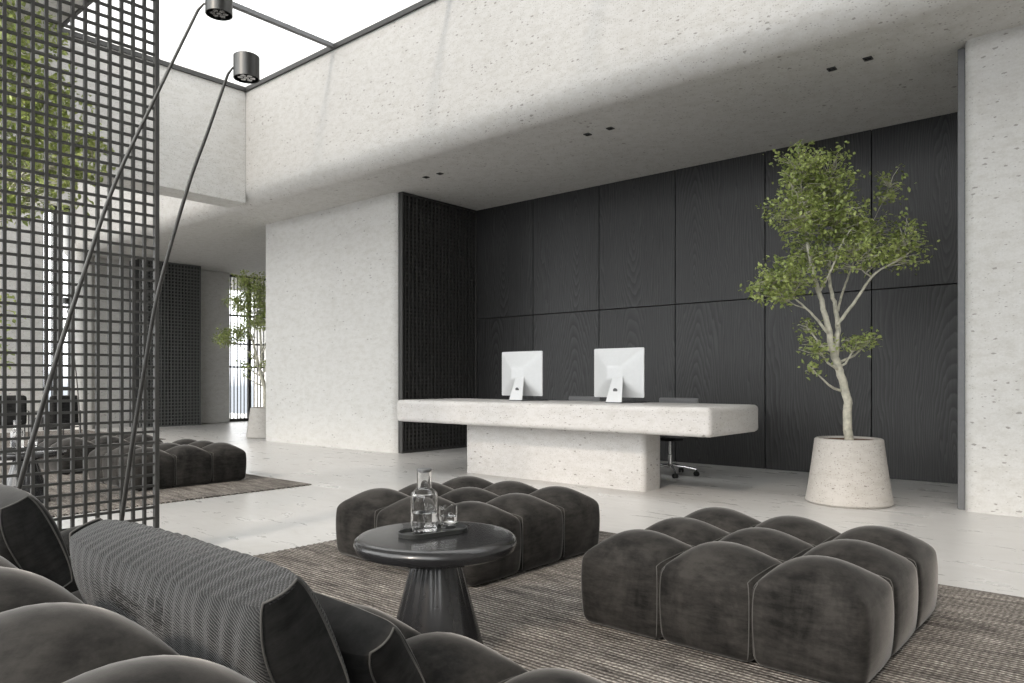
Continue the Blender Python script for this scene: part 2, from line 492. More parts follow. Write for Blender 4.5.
def slat_window(name, x, y0, y1, z1, hz, mull, pitch):
    w = empty(name, (x, y0, 0), kind='structure')
    L = y1 - y0
    f = MB(); f.box((-.05, 0, 0), (.05, L, .08)); f.box((-.05, 0, z1 - .06), (.05, L, z1))
    f.box((-.05, 0, 0), (.05, .06, z1)); f.box((-.05, L - .06, 0), (.05, L, z1)); f.build('window_frame', 'blackmetal', w)
    f = MB()
    for z in hz: f.box((-.04, 0, z - .022), (.04, L, z + .022))
    for m in mull: f.box((-.03, m - .035, 0), (.03, m + .035, z1))
    f.build('window_mullion', 'blackmetal', w)
    MB().box((-.004, .03, .05), (.004, L - .03, z1 - .03)).build('window_pane', 'pane', w)
    f = MB(); y = .08
    while y < L - .05:
        f.box((-.20, y - .011, .0), (-.18, y + .011, z1)); y += pitch
    f.build('window_slats', 'blackmetal', w)
    return w
slat_window('window_1', XL - .25, 10.09, 12.7, Zs, (1.48, 2.11, 2.88), (.72, 1.9), .10)
slat_window('window_2', XL - .2, 5.70, 6.34, 5.05, (.95,), (.30,), .11)

# skylights: glazing bars, panes and dark edge trim
def skylight(name, x0, x1, y0, y1, bars):
    w = empty(name, (0, 0, Zt), kind='structure')
    f = MB(); t = .06
    f.box((x0, y1 - .035, -.03), (x1, y1, .035)); f.box((x0, y0, -.03), (x1, y0 + .04, .035))
    f.box((x0, y0, -.03), (x0 + .035, y1, .035)); f.box((x1 - .035, y0, -.03), (x1, y1, .035))
    f.build('window_frame', 'blackmetal', w)
    for b in bars: MB().box((b - .035, y0, -.01), (b + .035, y1, .045)).build('window_mullion', 'trimgrey', w)
    bs = [x0] + list(bars) + [x1]
    for a, b in zip(bs[:-1], bs[1:]):
        MB().add([(a + .02, y0 + .02, .055), (b - .02, y0 + .02, .055), (b - .02, y1 - .02, .055), (a + .02, y1 - .02, .055)], [(0, 1, 2, 3)]).build('window_pane', 'solar', w)
    return w
skylight('window_3', -11.05, 3.0, 3.54, 6.30, (-8.69, -6.33, -3.97, -1.61, .75))
skylight('window_4', XL, -11.57, 3.0, 6.30, (-16.2, -13.9))
# entrance front behind the viewer
w = empty('window_5', (0, -2.1, 0), kind='structure')
f = MB()
f.box((XL, -.05, 0), (3.0, .05, .08)); f.box((XL, -.05, Zt - .08), (3.0, .05, Zt)); f.build('window_frame', 'blackmetal', w)
for x in (-14.5, -11.3, -8.0, -4.0, 2.0): MB().box((x - .03, -.05, 0), (x + .03, .05, Zt)).build('window_mullion', 'blackmetal', w)
MB().box((XL, -.005, .05), (3.0, .005, Zt - .05)).build('window_pane', 'pane', w)

# ------------------------------------------------------------------ lattices
def lattice(name, loc, axis, L, H, pitch_h, pitch_v, bw, bd, mat, frame_w, label, cat, back=None, hd=None, top_gap=0):
    """grid screen in the plane through loc, running along +Y, thickness along X"""
    o = empty(name, loc, 0, label, cat)
    fw = frame_w; hd = hd or bd * .82
    for nm, y0, y1 in (('frame_post', 0, fw), ('frame_post', L - fw, L)):
        MB().box((-bd * .75, y0, 0), (bd * .75, y1, H)).build(nm, mat, o, bevel=.002, seg=1)
    for nm, z0, z1 in (('frame_rail', .0, fw), ('frame_rail', H - fw, H)):
        MB().box((-bd * .75, fw, z0), (bd * .75, L - fw, z1)).build(nm, mat, o, bevel=.002, seg=1)
    g = MB(); y = L - fw - pitch_h + bw / 2
    while y > fw:
        g.box((-bd / 2, y - bw / 2, fw), (bd / 2, y + bw / 2, H - fw)); y -= pitch_h
    z = H - fw - pitch_v
    while z > fw:
        g.box((-hd / 2, fw, z - bw * .42), (hd / 2, L - fw, z + bw * .42)); z -= pitch_v
    g.build('grid', mat, o, fix=False)
    if back:
        MB().box((-back - .02 if back < .05 else -.55, .0, 0), (-back, L, H)).build('backing_board', 'rubber', o)
    return o
lattice('lattice_screen', (-4.70, .92, 0), 'y', 1.165, 3.50, .0672, .0672, .0178, .022, 'screenmetal', .028,
        'tall freestanding dark metal grid screen beside the two leaning lamps', 'room divider')
lattice('lattice_wall_screen', (-8.592, 7.44, 0), 'y', 1.655, Zs - .005, .078, .06, .030, .055, 'lattice', .03,
        'black slatted lattice panel lining the left side of the reception alcove', 'wall panel', back=.028, hd=.014)
lattice('lattice_cupboard', (-17.95, 7.52, 0), 'y', 1.48, Zs - .005, .08, .08, .03, .04, 'cablattice', .03,
        'dark grey lattice fronted cupboard against the far wall behind the left lounge', 'cupboard', back=.07, hd=.056)
for ch in bpy.data.objects['lattice_cupboard'].children:
    pass

# ------------------------------------------------------------------ recessed lights
def downlight(x, y, label):
    o = empty('downlight', (x, y, Zs), 0, label, 'ceiling light', 'small square downlights in the soffit')
    f = MB(); a, b, h = .036, .027, .010
    for q in ((-a, -a, a, -b), (-a, b, a, a), (-a, -b, -b, b), (b, -b, a, b)):
        f.box((q[0], q[1], -h), (q[2], q[3], .0))
    f.build('housing', 'blackmetal', o)
    MB().box((-.027, -.027, -.003), (.027, .027, -.0005)).build('lens', 'darklens', o); MB().lathe([(.013, -.006), (.010, -.0035), (0, -.0032)], 20).build('reflector', 'lens', o, smooth=60)
    return o
for k, (x, y, t) in enumerate(((-7.70, 7.14, 'left one of the pair of black downlights above the left end of the desk'),
                 (-7.42, 7.14, 'right one of the pair of black downlights above the left end of the desk'),
                 (-4.93, 7.12, 'left one of the pair of black downlights above the middle of the desk'),
                 (-4.62, 7.12, 'right one of the pair of black downlights above the middle of the desk'),
                 (-2.19, 7.09, 'left one of the pair of black downlights above the potted tree'),
                 (-1.875, 7.07, 'right one of the pair of black downlights above the potted tree'))):
    downlight(x, y, t)

# ------------------------------------------------------------------ reception desk and what stands on it
D = empty('reception_desk', (-4.93, 6.55, 0), 0, 'long pale travertine reception desk with a thick cantilevered slab top', 'desk')
DZ = .87
def rounded_slab(h, r, n=14):
    return rbox(h, r, n)
V, fs = rbox((2.075, .545, .1335), .045, 24); mesh_np('top', V, fs, 'deskstone', D, (-.015, -.005, .7365))
mb = MB().prism(rrect(-1.305, -.13, 1.165, .22, .055, 8), 0, .62); mb.build('base', 'deskstone', D, smooth=40)

def monitor(x, label):
    o = empty('desktop_computer', (x, 6.68, DZ + .002), 0, label, 'computer', 'all in one computers on the desk')
    w, z0, z1 = .308, .055, .575
    zc, hz = (z0 + z1) / 2, (z1 - z0) / 2
    # back shell: thin rim rising to a soft pyramid at the middle of the back
    mb = MB(); N = 24; vs = []; fs = []
    for i in range(N + 1):
        for j in range(N + 1):
            u, v = 2 * i / N - 1, 2 * j / N - 1
            e = max(abs(u), abs(v)); sm = (abs(u) ** 7 + abs(v) ** 7) ** (1 / 7)
            dep = -.006 - .10 * min(max(0, 1 - e), .72) * 1.25
            se = (abs(u) ** 14 + abs(v) ** 14) ** (1 / 14)
            q_ = (e / se) if se > 1e-6 else 1
            vs.append((u * w * q_, dep, zc + v * hz * q_))
    for i in range(N):
        for j in range(N):
            a = i * (N + 1) + j; fs.append((a, a + 1, a + N + 2, a + N + 1)[::-1])
    mb.add(vs, fs)
    b = mb.build('back_shell', 'silver', o, smooth=50)
    bm = MB().prism(rrect(-w, -hz, w, hz, .014, 5), -.006, .006)
    bm.v = [(x_, -z_, zc + y_) for x_, y_, z_ in bm.v]
    bm.build('rim', 'silver', o, smooth=40)
    MB().box((-w + .012, .0062, zc - hz + .07), (w - .012, .0075, zc + hz - .012)).build('screen', 'screenblack', o)
    # stand: slanted rear plate and foot
    s = MB(); T = .008; sx_ = .045
    top, bot = (.060, -.085, .30), (.098, -.175, .0)
    s.add([(-top[0], top[1], top[2]), (top[0], top[1], top[2]), (bot[0], bot[1], bot[2]), (-bot[0], bot[1], bot[2]),
           (-top[0], top[1] + T, top[2]), (top[0], top[1] + T, top[2]), (bot[0], bot[1] + T, bot[2]), (-bot[0], bot[1] + T, bot[2])],
          [(0, 1, 2, 3), (7, 6, 5, 4), (0, 4, 5, 1), (1, 5, 6, 2), (2, 6, 7, 3), (3, 7, 4, 0)])
    s.v = [(a_ + sx_, b_, c_) for a_, b_, c_ in s.v]
    st = s.build('stand', 'silver', o, bevel=.003, seg=2)
    MB().box((-.01, -.085, .262), (.10, -.04, .297)).build('hinge', 'trimgrey', o, bevel=.004, seg=2)
    MB().box((-.053, -.178, 0), (.143, .13, .010)).build('foot', 'trimgrey', o, bevel=.002, seg=1)
    hole = MB().lathe([(.0255, 0), (.0255, .004), (.0, .004)], 28)
    q = Matrix.Rotation(math.atan2(.09, .30), 3, 'X') @ Matrix.Rotation(PI / 2, 3, 'X')
    hole.v = [tuple(q @ Vector(p) + Vector((sx_, -.1375, .13))) for p in hole.v]
    hole.build('cable_hole', 'trimgrey', st, smooth=40)
    return o
monitor(-5.56, 'silver all in one computer nearer the left end of the desk')
monitor(-4.228, 'silver all in one computer near the middle of the desk, right of the other')

def keyboard(x, label):
    o = empty('keyboard', (x, 6.88, DZ + .001), 0, label, 'keyboard', 'keyboards on the desk')
    MB().box((-.21, -.06, 0), (.21, .06, .012)).build('case', 'trimgrey', o, bevel=.004, seg=2)
    k = MB()
    for r in range(5):
        for c in range(15):
            k.box((-.2 + c * .0268, -.052 + r * .021, .012), (-.2 + c * .0268 + .022, -.052 + r * .021 + .017, .016))
    k.build('keys', 'rubber', o)
keyboard(-5.57, 'thin dark keyboard behind the left computer')
keyboard(-4.235, 'thin dark keyboard behind the computer at mid desk')

# ------------------------------------------------------------------ office chairs
def office_chair(x, y, rz, label):
    o = empty('office_chair', (x, y, 0), rz, label, 'chair', 'office chairs behind the desk')
    V, fs = rbox((.25, .245, .04), .035, 12); mesh_np('seat', V, fs, 'meshgrey', o, (0, 0, .49))
    V, fs = rbox((.255, .025, .21), .022, 12); V[:, 1] += -.10 * (V[:, 0] / .255) ** 2 * .4
    mesh_np('backrest', V, fs, 'meshgrey', o, (0, .26, .69))
    MB().tube([(0, .10, .43), (0, .25, .44), (0, .31, .52), (0, .295, .70)], .016).build('back_support', 'chrome', o, smooth=60)
    MB().box((-.11, -.10, .40), (.11, .12, .45)).build('tilt_mechanism', 'rubber', o, bevel=.01)
    MB().lathe([(.026, .09), (.026, .24), (.018, .245), (.018, .42)], 20).build('column', 'chrome', o, smooth=40)
    hub = MB().lathe([(.035, .08), (.04, .10), (.035, .13)], 20).build('base_hub', 'chrome', o, smooth=40)
    for k in range(5):
        a = 2 * PI * k / 5 + .34
        c, s = math.cos(a), math.sin(a)
        lg = MB().tube([(.02 * c, .02 * s, .115), (.15 * c, .15 * s, .105), (.30 * c, .30 * s, .078)], [.02, .017, .012]).build('leg', 'chrome', o, smooth=60)
        ca = MB()
        for sd in (-1, 1):
            w = MB().lathe([(.0, -.011), (.024, -.011), (.028, -.006), (.028, .006), (.024, .011), (.0, .011)], 20)
            q = Matrix.Rotation(PI / 2, 3, 'X')
            w.v = [tuple(Matrix.Rotation(a + .6, 3, 'Z') @ (q @ Vector(p) + Vector((0, sd * .017, 0))) + Vector((.30 * c, .30 * s, .028))) for p in w.v]
            ca.add(w.v, w.f)
        ca.tube([(.30 * c, .30 * s, .03), (.30 * c, .30 * s, .08)], .008)
        ca.build('caster', 'rubber', lg, smooth=50)
    return o
office_chair(-4.22, 7.78, .03, 'grey office chair on chrome casters at the right half of the desk')
office_chair(-5.60, 7.80, .0, 'grey office chair at the left half of the desk, between the computers')

# ------------------------------------------------------------------ trees
def make_tree(name, loc, rz, label, group, px, base, stems, clusters, pot_r, pot_h, seed, leaf=.042):
    """px: metres per picture unit of the crown sketch; base: sketch point at the trunk foot on the soil"""
    rnd = random.Random(seed)
    o = empty(name, loc, rz, label, 'potted tree', group)
    r0, r1 = pot_r, pot_r * .78
    pr = [(r0 - .02, 0), (r0, .02)]
    for i in range(1, 9):
        t = i / 8; pr.append((r0 + (r1 - r0) * (t ** .85), .02 + (pot_h - .03) * t))
    pr += [(r1 - .012, pot_h), (r1 - .035, pot_h), (r1 - .045, pot_h - .07), (0, pot_h - .075)]
    MB().lathe(pr, 64).build('planter', 'potstone', o, smooth=40)
    sb = MB(); N = 20; vs = [(0, 0, 0)]; fs = []
    for j in range(1, 9):
        for i in range(32):
            a = 2 * PI * i / 32; r = (r1 - .04) * j / 8
            vs.append((r * math.cos(a), r * math.sin(a), .012 * noise.noise(Vector((r * 20 * math.cos(a), r * 20 * math.sin(a), seed)))))
    for i in range(32): fs.append((0, 1 + i, 1 + (i + 1) % 32))
    for j in range(7):
        for i in range(32):
            a = 1 + j * 32; fs.append((a + i, a + 32 + i, a + 32 + (i + 1) % 32, a + (i + 1) % 32))
    sb.add(vs, fs); sb.build('soil', 'soil', o, (0, 0, pot_h - .018), smooth=180)
    def P(x, y, d=0): return Vector(((x - base[0]) * px, d, pot_h - .05 + (base[1] - y) * px))
    tr = MB(); nodes = []
    for pts, rr0, rr1 in stems:
        ps = [P(*p) for p in pts]
        # catmull-rom resample
        res = []
        for k in range(len(ps) - 1):
            a, b, c, d = ps[max(k - 1, 0)], ps[k], ps[k + 1], ps[min(k + 2, len(ps) - 1)]
            for s in range(6):
                t = s / 6
                res.append(.5 * ((2 * b) + (c - a) * t + (2 * a - 5 * b + 4 * c - d) * t * t + (3 * b - a - 3 * c + d) * t ** 3))
        res.append(ps[-1])
        rad = [rr0 + (rr1 - rr0) * i / (len(res) - 1) for i in range(len(res))]
        res = [p + Vector((rnd.uniform(-.3, .3), rnd.uniform(-.3, .3), 0)) * min(.02, r) for p, r in zip(res, rad)]
        tr.tube(res, rad, 10)
        nodes += [(p, r) for p, r in zip(res, rad)][4:]
    lf_v = []; lf_f = []
    def leaf_at(p, sz):
        d = Vector((rnd.gauss(0, 1), rnd.gauss(0, 1), rnd.gauss(0, .6) - .35)).normalized()
        nrm = Vector((rnd.gauss(0, .7), rnd.gauss(0, .7), 1.0)).normalized()
        w = d.cross(nrm).normalized(); nrm = w.cross(d)
        L, W = sz, sz * rnd.uniform(.5, .64)
        k = len(lf_v)
        q = [p, p + d * L * .35 + w * W * .5 + nrm * W * .16, p + d * L * .75 + w * W * .36 + nrm * W * .1, p + d * L - nrm * W * .12,
             p + d * L * .75 - w * W * .36 + nrm * W * .1, p + d * L * .35 - w * W * .5 + nrm * W * .16, p + d * L * .45]
        lf_v.extend(tuple(x) for x in q)
        lf_f.extend([(k, k + 1, k + 6), (k + 1, k + 2, k + 3, k + 6), (k + 6, k + 3, k + 4, k + 5), (k, k + 6, k + 5)])
    for (cx, cy, rx, ry, dd, dr, ntw, nlf) in clusters:
        c = P(cx, cy, dd)
        # one limb from the nearest lower stem node to the cluster centre
        below = [q for q in nodes if q[0].z < c.z - .2] or nodes
        b0 = min(below, key=lambda q: (q[0] - c).length)
        mid = (b0[0] + c) / 2 + Vector((0, 0, -.04))
        limb = [b0[0], b0[0].lerp(mid, .5) + Vector((rnd.uniform(-.02, .02), rnd.uniform(-.02, .02), 0)), mid, mid.lerp(c, .5), c]
        rl = min(b0[1] * .7, .014)
        tr.tube(limb, [rl, rl * .85, rl * .7, rl * .5, rl * .3], 6)
        local = limb[1:]
        for k in range(int(ntw * 1.5)):
            while True:
                q = Vector((rnd.uniform(-1, 1), rnd.uniform(-1, 1), rnd.uniform(-1, 1)))
                if .12 < q.length < 1: break
            q *= rnd.uniform(.85, 1.12)
            e = c + Vector((q.x * rx * px, q.y * dr, q.z * ry * px))
            s = min(local, key=lambda z: (z - e).length + (.3 if z.z > e.z else 0))
            m_ = s.lerp(e, .5) + Vector((rnd.uniform(-.03, .03), rnd.uniform(-.03, .03), rnd.uniform(-.01, .04)))
            tr.tube([s, m_, e], [.0045, .0032, .0016], 4, caps=False)
            for _ in range(nlf):
                t = rnd.random() ** .6
                b = (s.lerp(m_, t * 2) if t < .5 else m_.lerp(e, t * 2 - 1)) if rnd.random() < .45 else e
                leaf_at(b + Vector((rnd.gauss(0, .035), rnd.gauss(0, .035), rnd.gauss(0, .03))), leaf * rnd.uniform(.7, 1.25))
    tr.build('trunk', 'bark', o, smooth=180, fix=False)
    fb = MB(); fb.v = lf_v; fb.f = lf_f
    fb.build('foliage', 'leaf', o, smooth=180, fix=False)
    return o

PXM = .00912
main_stems = [
    ([(847, 440), (846, 415), (845, 395), (838, 370), (832, 352)], .040, .032),
    ([(832, 352), (826, 325), (820, 300), (812, 268, .02), (808, 240, .05), (804, 205, .06), (800, 165, .05)], .030, .005),
    ([(834, 358), (838, 330, .03), (836, 305, .05), (832, 280, .08), (834, 240, .1), (838, 200, .1)], .028, .005),
    ([(828, 335), (812, 318, -.05), (796, 305, -.10), (775, 290, -.14)], .014, .005),
    ([(836, 325, .02), (852, 300, -.05), (868, 275, -.10), (890, 262, -.14), (905, 250, -.15)], .016, .004),
    ([(838, 310, .04), (850, 285, .15), (862, 262, .22), (872, 235, .26)], .013, .004),
    ([(818, 292), (826, 270, -.1), (830, 250, -.18), (838, 235, -.22)], .011, .004),
]
main_clusters = [  # sketch x, y, rx, ry, depth, depth radius, twigs, leaves per twig
    (802, 172, 30, 32, .05, .28, 46, 13), (833, 178, 26, 34, .08, .30, 42, 12), (795, 212, 36, 30, -.05, .32, 48, 13),
    (838, 215, 40, 30, .05, .36, 56, 13), (872, 232, 32, 30, .18, .3, 42, 12), (897, 248, 23, 24, -.12, .24, 34, 12),
    (893, 185, 13, 24, .1, .15, 14, 7), (766, 287, 22, 20, -.14, .22, 32, 13), (790, 275, 28, 24, .0, .26, 34, 12),
    (845, 255, 36, 18, -.1, .3, 30, 11), (812, 250, 30, 18, .1, .3, 26, 11), (800, 148, 6, 8, .05, .05, 5, 6),
    (810, 346, 18, 9, -.1, .16, 12, 8), (852, 344, 26, 8, -.06, .16, 13, 7), (872, 338, 10, 7, .05, .1, 6, 6), (806, 368, 9, 5, -.1, .06, 4, 7),
    (812, 325, 16, 9, .15, .14, 7, 6),
]
big = make_tree('potted_tree', (-2.035, 7.06, 0), TH, 'tall ficus tree in a tapered travertine planter right of the desk', 'potted trees',
                PXM, (847, 442), main_stems, main_clusters, .368, .585, 7, .043)
far = copy_tree(big)
far.location = (-13.05, 7.86, 0); far.rotation_euler.z = TH; far['label'] = 'distant potted tree by the slatted window, half hidden by the pillar'
left_stems = [
    ([(-90, 455), (-85, 400), (-75, 360), (-70, 320)], .045, .036),
    ([(-70, 320), (-50, 280), (-20, 240, .05), (10, 190, .1), (40, 140, .1), (60, 100, .1)], .032, .005),
    ([(-72, 330), (-80, 270, .1), (-60, 200, .15), (-40, 130, .1), (-20, 50, .1)], .034, .005),
    ([(-74, 350), (-110, 280), (-130, 200, .1), (-120, 120, .1)], .026, .005),
    ([(-52, 285), (-25, 275, -.1), (0, 262, -.15), (25, 228, -.2), (60, 185, -.2)], .018, .005),
    ([(-70, 322), (-40, 325, -.15), (0, 322, -.2), (28, 312, -.2)], .014, .004),
]
left_clusters = [
    (15, 45, 45, 45, .1, .3, 40, 11), (45, 110, 42, 45, .0, .35, 60, 12), (20, 165, 50, 40, .1, .35, 60, 12), (82, 165, 34, 45, -.1, .25, 36, 11),
    (-35, 110, 55, 70, .1, .45, 46, 11), (-100, 130, 60, 70, .0, .45, 46, 11), (60, 205, 45, 22, -.1, .25, 26, 10), (10, 215, 35, 22, -.1, .25, 20, 9),
    (-30, 30, 60, 50, .1, .4, 34, 11), (25, 318, 22, 26, -.2, .15, 14, 7), (30, 355, 14, 16, -.2, .1, 6, 6), (-5, 300, 20, 25, -.15, .15, 8, 6), (108, 178, 14, 30, -.1, .12, 10, 7),
]
make_tree('potted_tree', (-6.30, 1.05, 0), TH, 'leafy potted tree seen through the dark grid screen', 'potted trees', 1 / 142., (-90, 470), left_stems, left_clusters, .36, .52, 11, .046)

# ------------------------------------------------------------------ upholstery
P_ = .392
OTT = dict(
    a=lobe_mesh(P_ + .022, P_ + .022, .335, .075, .018, .042, .06, 20, 0))
lobe_me = None
def lobe_obj(parent, loc, mesh_key, name='cushion_segment', mat='velvet', seams=(1, 1, 1, 1)):
    """seams: which of the sides -x, +x, -y, +y meet a neighbour and carry a welt"""
    key = (mesh_key, mat)
    V, fs = LOBES[mesh_key]
    if key not in _lobes:
        o = mesh_np(name, V, fs, mat, parent, loc); _lobes[key] = o.data
    else:
        o = bpy.data.objects.new(name, _lobes[key]); link(o, parent, loc)
    P, _ = cube_points(20)
    tv = sorted({p[0] for p in P})
    for q, (ax, sg) in enumerate(((0, -1), (0, 1), (1, -1), (1, 1))):
        if not seams[q]: continue
        if (key, q) not in _lobes:
            oth = ((1, 2), (2, 0))[ax]; tk = sg * tv[-3]; pm = MB()
            ids = [i for i in range(len(P)) if abs(P[i][ax] - tk) < 1e-6 and max(abs(P[i][oth[0]]), abs(P[i][oth[1]])) > .9999]
            ids.sort(key=lambda i: math.atan2(P[i][oth[1]], P[i][oth[0]]))
            ring = [V[i] for i in ids if V[i][2] > .02]
            k0 = max(range(len(ring)), key=lambda k: (Vector(ring[k]) - Vector(ring[k - 1])).length)
            pm.tube(ring[k0:] + ring[:k0], .0022, 5, caps=False)
            _lobes[key, q] = pm.build('piping', 'thread', o, smooth=180, fix=False).data
        else:
            link(bpy.data.objects.new('piping', _lobes[key, q]), o)
    return o
_lobes = {}
LOBES = {
    'ott': OTT['a'],
    'seat': lobe_mesh(P_ + .022, P_ + .022, .325, .085, .014, .05, .04, 20, 3),
    'back': lobe_mesh(P_ + .022, .42, .612, .088, .014, .055, .02, 20, 5),
}
def ottoman(x, y, rz, label):
    """x, y: left front corner"""
    o = empty('ottoman', (x + 1.5 * P_, y + 1.5 * P_, 0.012), rz, label, 'ottoman', 'tufted velvet ottomans')
    c = 1.5 * P_ - .07
    MB().box((-c, -c, 0), (c, c, .03)).build('plinth', 'rubber', o)
    for i in range(3):
        for j in range(3):
            lobe_obj(o, ((i - 1) * P_, (j - 1) * P_, .006), 'ott', seams=(i > 0, i < 2, j > 0, j < 2))
    return o
ottoman(-1.915, 2.715, 0, 'large charcoal velvet ottoman with nine domed segments in the right foreground')
ottoman(-3.83, 2.79, 0, 'charcoal velvet ottoman behind the round side table')
ottoman(-8.67, 3.10, 0, 'dark velvet ottoman partly behind the edge of the grid screen')
ottoman(-10.66, 3.10, 0, 'velvet ottoman seen wholly through the grid screen, furthest left')

# sofa under the viewpoint, facing the reception
SX0 = -1.805
so = empty('sofa', (SX0, .9, .017), 0, 'long charcoal velvet tufted sofa with its back to the viewer in the foreground', 'sofa')
xs = [k * P_ for k in range(-5, 4)]
MB().box((xs[0] - .15, -.58, 0), (xs[-1] + .15, .58, .12)).build('plinth', 'rubber', so)
for x in xs:
    lobe_obj(so, (x, -.475, .0), 'back', 'backrest_segment', seams=(1, 1, 0, 0))
    for j in range(2):
        lobe_obj(so, (x, .055 + j * P_, .0), 'seat', 'seat_segment', seams=(1, 1, j > 0, j < 1))

# scatter cushions
def box_cushion(name, L, H, T0, T1, mat, loc, rot, label, wr=.0, side='velvet_dark', seed=1, cat='cushion'):
    """upright cushion: L along x, H along z, thickness from T0 (top) to T1 (middle); ends are separate gussets"""
    o = empty(name, loc, 0, label, cat, 'scatter cushions on the sofa'); o.rotation_euler = rot
    n = 120 if wr else 44
    P, fs = cube_points(n)
    hx, hz = L / 2, H / 2
    W = np.zeros_like(P)
    for i, (u, v, t) in enumerate(P):
        th = T0 + (T1 - T0) * (1 - (abs(t) ** 2.2)) ** .8
        th2 = th * (.62 + .38 * (1 - abs(u) ** 4) ** .5)
        x = u * hx * (1 - .035 * (1 - t * t) * 0) - u * .018 * (1 - t * t) + u * .012 * (1 - v * v)
        z = hz + t * hz * (1 - .05 * (1 - (1 - abs(u) ** 2) ** .5 if abs(u) < 1 else .05)) + .012 * (1 - u * u) * t * (1 - v * v)
        y = v * th2 / 2
        q = Vector((x * 7 + seed, z * 7, y * 7))
        y += .006 * noise.noise(q)
        if wr:
            ridge = math.sin(x * 150 + 9 * noise.noise(Vector((x * 3.4, z * 4 + seed, 0))) - z * 45 - v * 3.5) * (.35 + 1.1 * abs(noise.noise(Vector((x * 9, z * 6, seed)))))
            band = math.exp(-((t - .55) / .42) ** 2) * (1 - abs(u) ** 3)
            y += math.copysign(1, v) * wr * ridge * band * (abs(v) ** 3)
            z += wr * .9 * ridge * max(0, t - .4) * (1 - abs(u) ** 3)
        W[i] = (x, y, z)
    body = [f for f in fs if not all(abs(abs(P[k][0]) - 1) < 1e-6 for k in f)]
    ends = [f for f in fs if all(abs(abs(P[k][0]) - 1) < 1e-6 for k in f)]
    def sub(name_, faces, m):
        idx = {}; vv = []; ff = []
        for f in faces:
            g = []
            for k in f:
                if k not in idx: idx[k] = len(vv); vv.append(W[k])
                g.append(idx[k])
            ff.append(tuple(g))
        return mesh_np(name_, np.array(vv), ff, m, o, None, 50)
    sub('cover', body, mat)
    for s in (-1, 1):
        sub('side_gusset', [f for f in ends if P[f[0]][0] * s > 0], side)
        ring = []
        rim = [i for i in range(len(P)) if abs(P[i][0] - s) < 1e-6 and (abs(abs(P[i][1]) - 1) < 1e-6 or abs(abs(P[i][2]) - 1) < 1e-6)]
        rim.sort(key=lambda i: math.atan2(P[i][2], P[i][1]))
        ring = [W[i] for i in rim] + [W[rim[0]]]
        MB().tube(ring, .0028, 5, caps=False).build('piping', 'thread', o, smooth=180, fix=False)
    return o
LEAN = math.radians(23)
box_cushion('cushion', .95, .33, .125, .22, 'knit', (-1.70, .897, .405), (LEAN, 0, 0),
            'long ribbed grey knit cushion leaning on the sofa back', wr=.0075, seed=2)
box_cushion('cushion', .97, .33, .125, .22, 'velvet_dark', (-3.25, .897, .405), (LEAN, 0, 0),
            'smooth dark velvet cushion at the far left of the sofa', seed=8)
box_cushion('cushion', .56, .17, .11, .16, 'velvet_dark', (-1.515, 1.125, .40), (math.radians(32), 0, math.radians(-3)),
            'small dark velvet cushion slumped beyond the ribbed cushion', seed=14)

# ------------------------------------------------------------------ rugs
def rug(x0, x1, y0, y1, label):
    o = empty('rug', (0, 0, 0), 0, label, 'rug', 'woven brown rugs')
    N = 2
    MB().box((x0, y0, .001), (x1, y1, .012)).build('pile', 'rug', o)
    xe, sg = (x1, 1) if x1 < -4.3 else (x0, -1)
    pts = [(xe - sg * .02, y1)]; y = max(y0, 1.0); edge = []
    while y < y1 - .05:
        edge += [(xe, y), (xe + sg * .016, y + .004), (xe + sg * .016, y + .018), (xe, y + .022)]; y += .044
    poly = [(xe - sg * .02, edge[0][1])] + edge + [(xe - sg * .02, edge[-1][1])]
    if sg < 0: poly = poly[::-1]
    MB().prism(poly, .0, .011).build('bound_edge', 'rug', o)
    return o
rug(-4.215, 1.6, -.6, 4.50, 'brown woven rug under the sofa and the two front ottomans')
rug(-11.3, -6.70, .2, 4.57, 'brown woven rug under the left lounge behind the grid screen')
rug(-18.2, -14.0, 3.2, 6.35, 'distant dark rug under the low armchairs')

# ------------------------------------------------------------------ side tables
def side_table(x, y, z0, label):
    o = empty('side_table', (x, y, z0), 0, label, 'table', 'round black side tables')
    R = .325
    MB().lathe([(0, .400), (R - .10, .402), (R - .04, .405), (R - .01, .418), (R, .440), (R - .004, .458), (R - .018, .469), (R - .045, .472), (0, .472)], 96).build('tabletop', 'lacquer', o, smooth=40)
    pm = MB(); N = 144; vs = []; fs = []; K = 26
    for j in range(K + 1):
        t = j / K; r = .198 + (.088 - .198) * t
        for i in range(N):
            a = 2 * PI * i / N
            r2 = r * (1 + .055 * t * (abs(math.cos(6 * a)) - .5))
            vs.append((r2 * math.cos(a), r2 * math.sin(a),   .402 * t))
    for j in range(K):
        for i in range(N): fs.append((j * N + i, j * N + (i + 1) % N, (j + 1) * N + (i + 1) % N, (j + 1) * N + i))
    fs += [tuple(range(N - 1, -1, -1)), tuple(K * N + i for i in range(N))]
    pm.add(vs, fs).build('pedestal', 'lacquer', o, smooth=45)
    return o
tx, ty = -2.163, 2.06
side_table(tx, ty, .012, 'round black lacquered side table carrying the tray and carafe')
side_table(-7.62, 2.20, .012, 'round black side table seen through the grid screen')

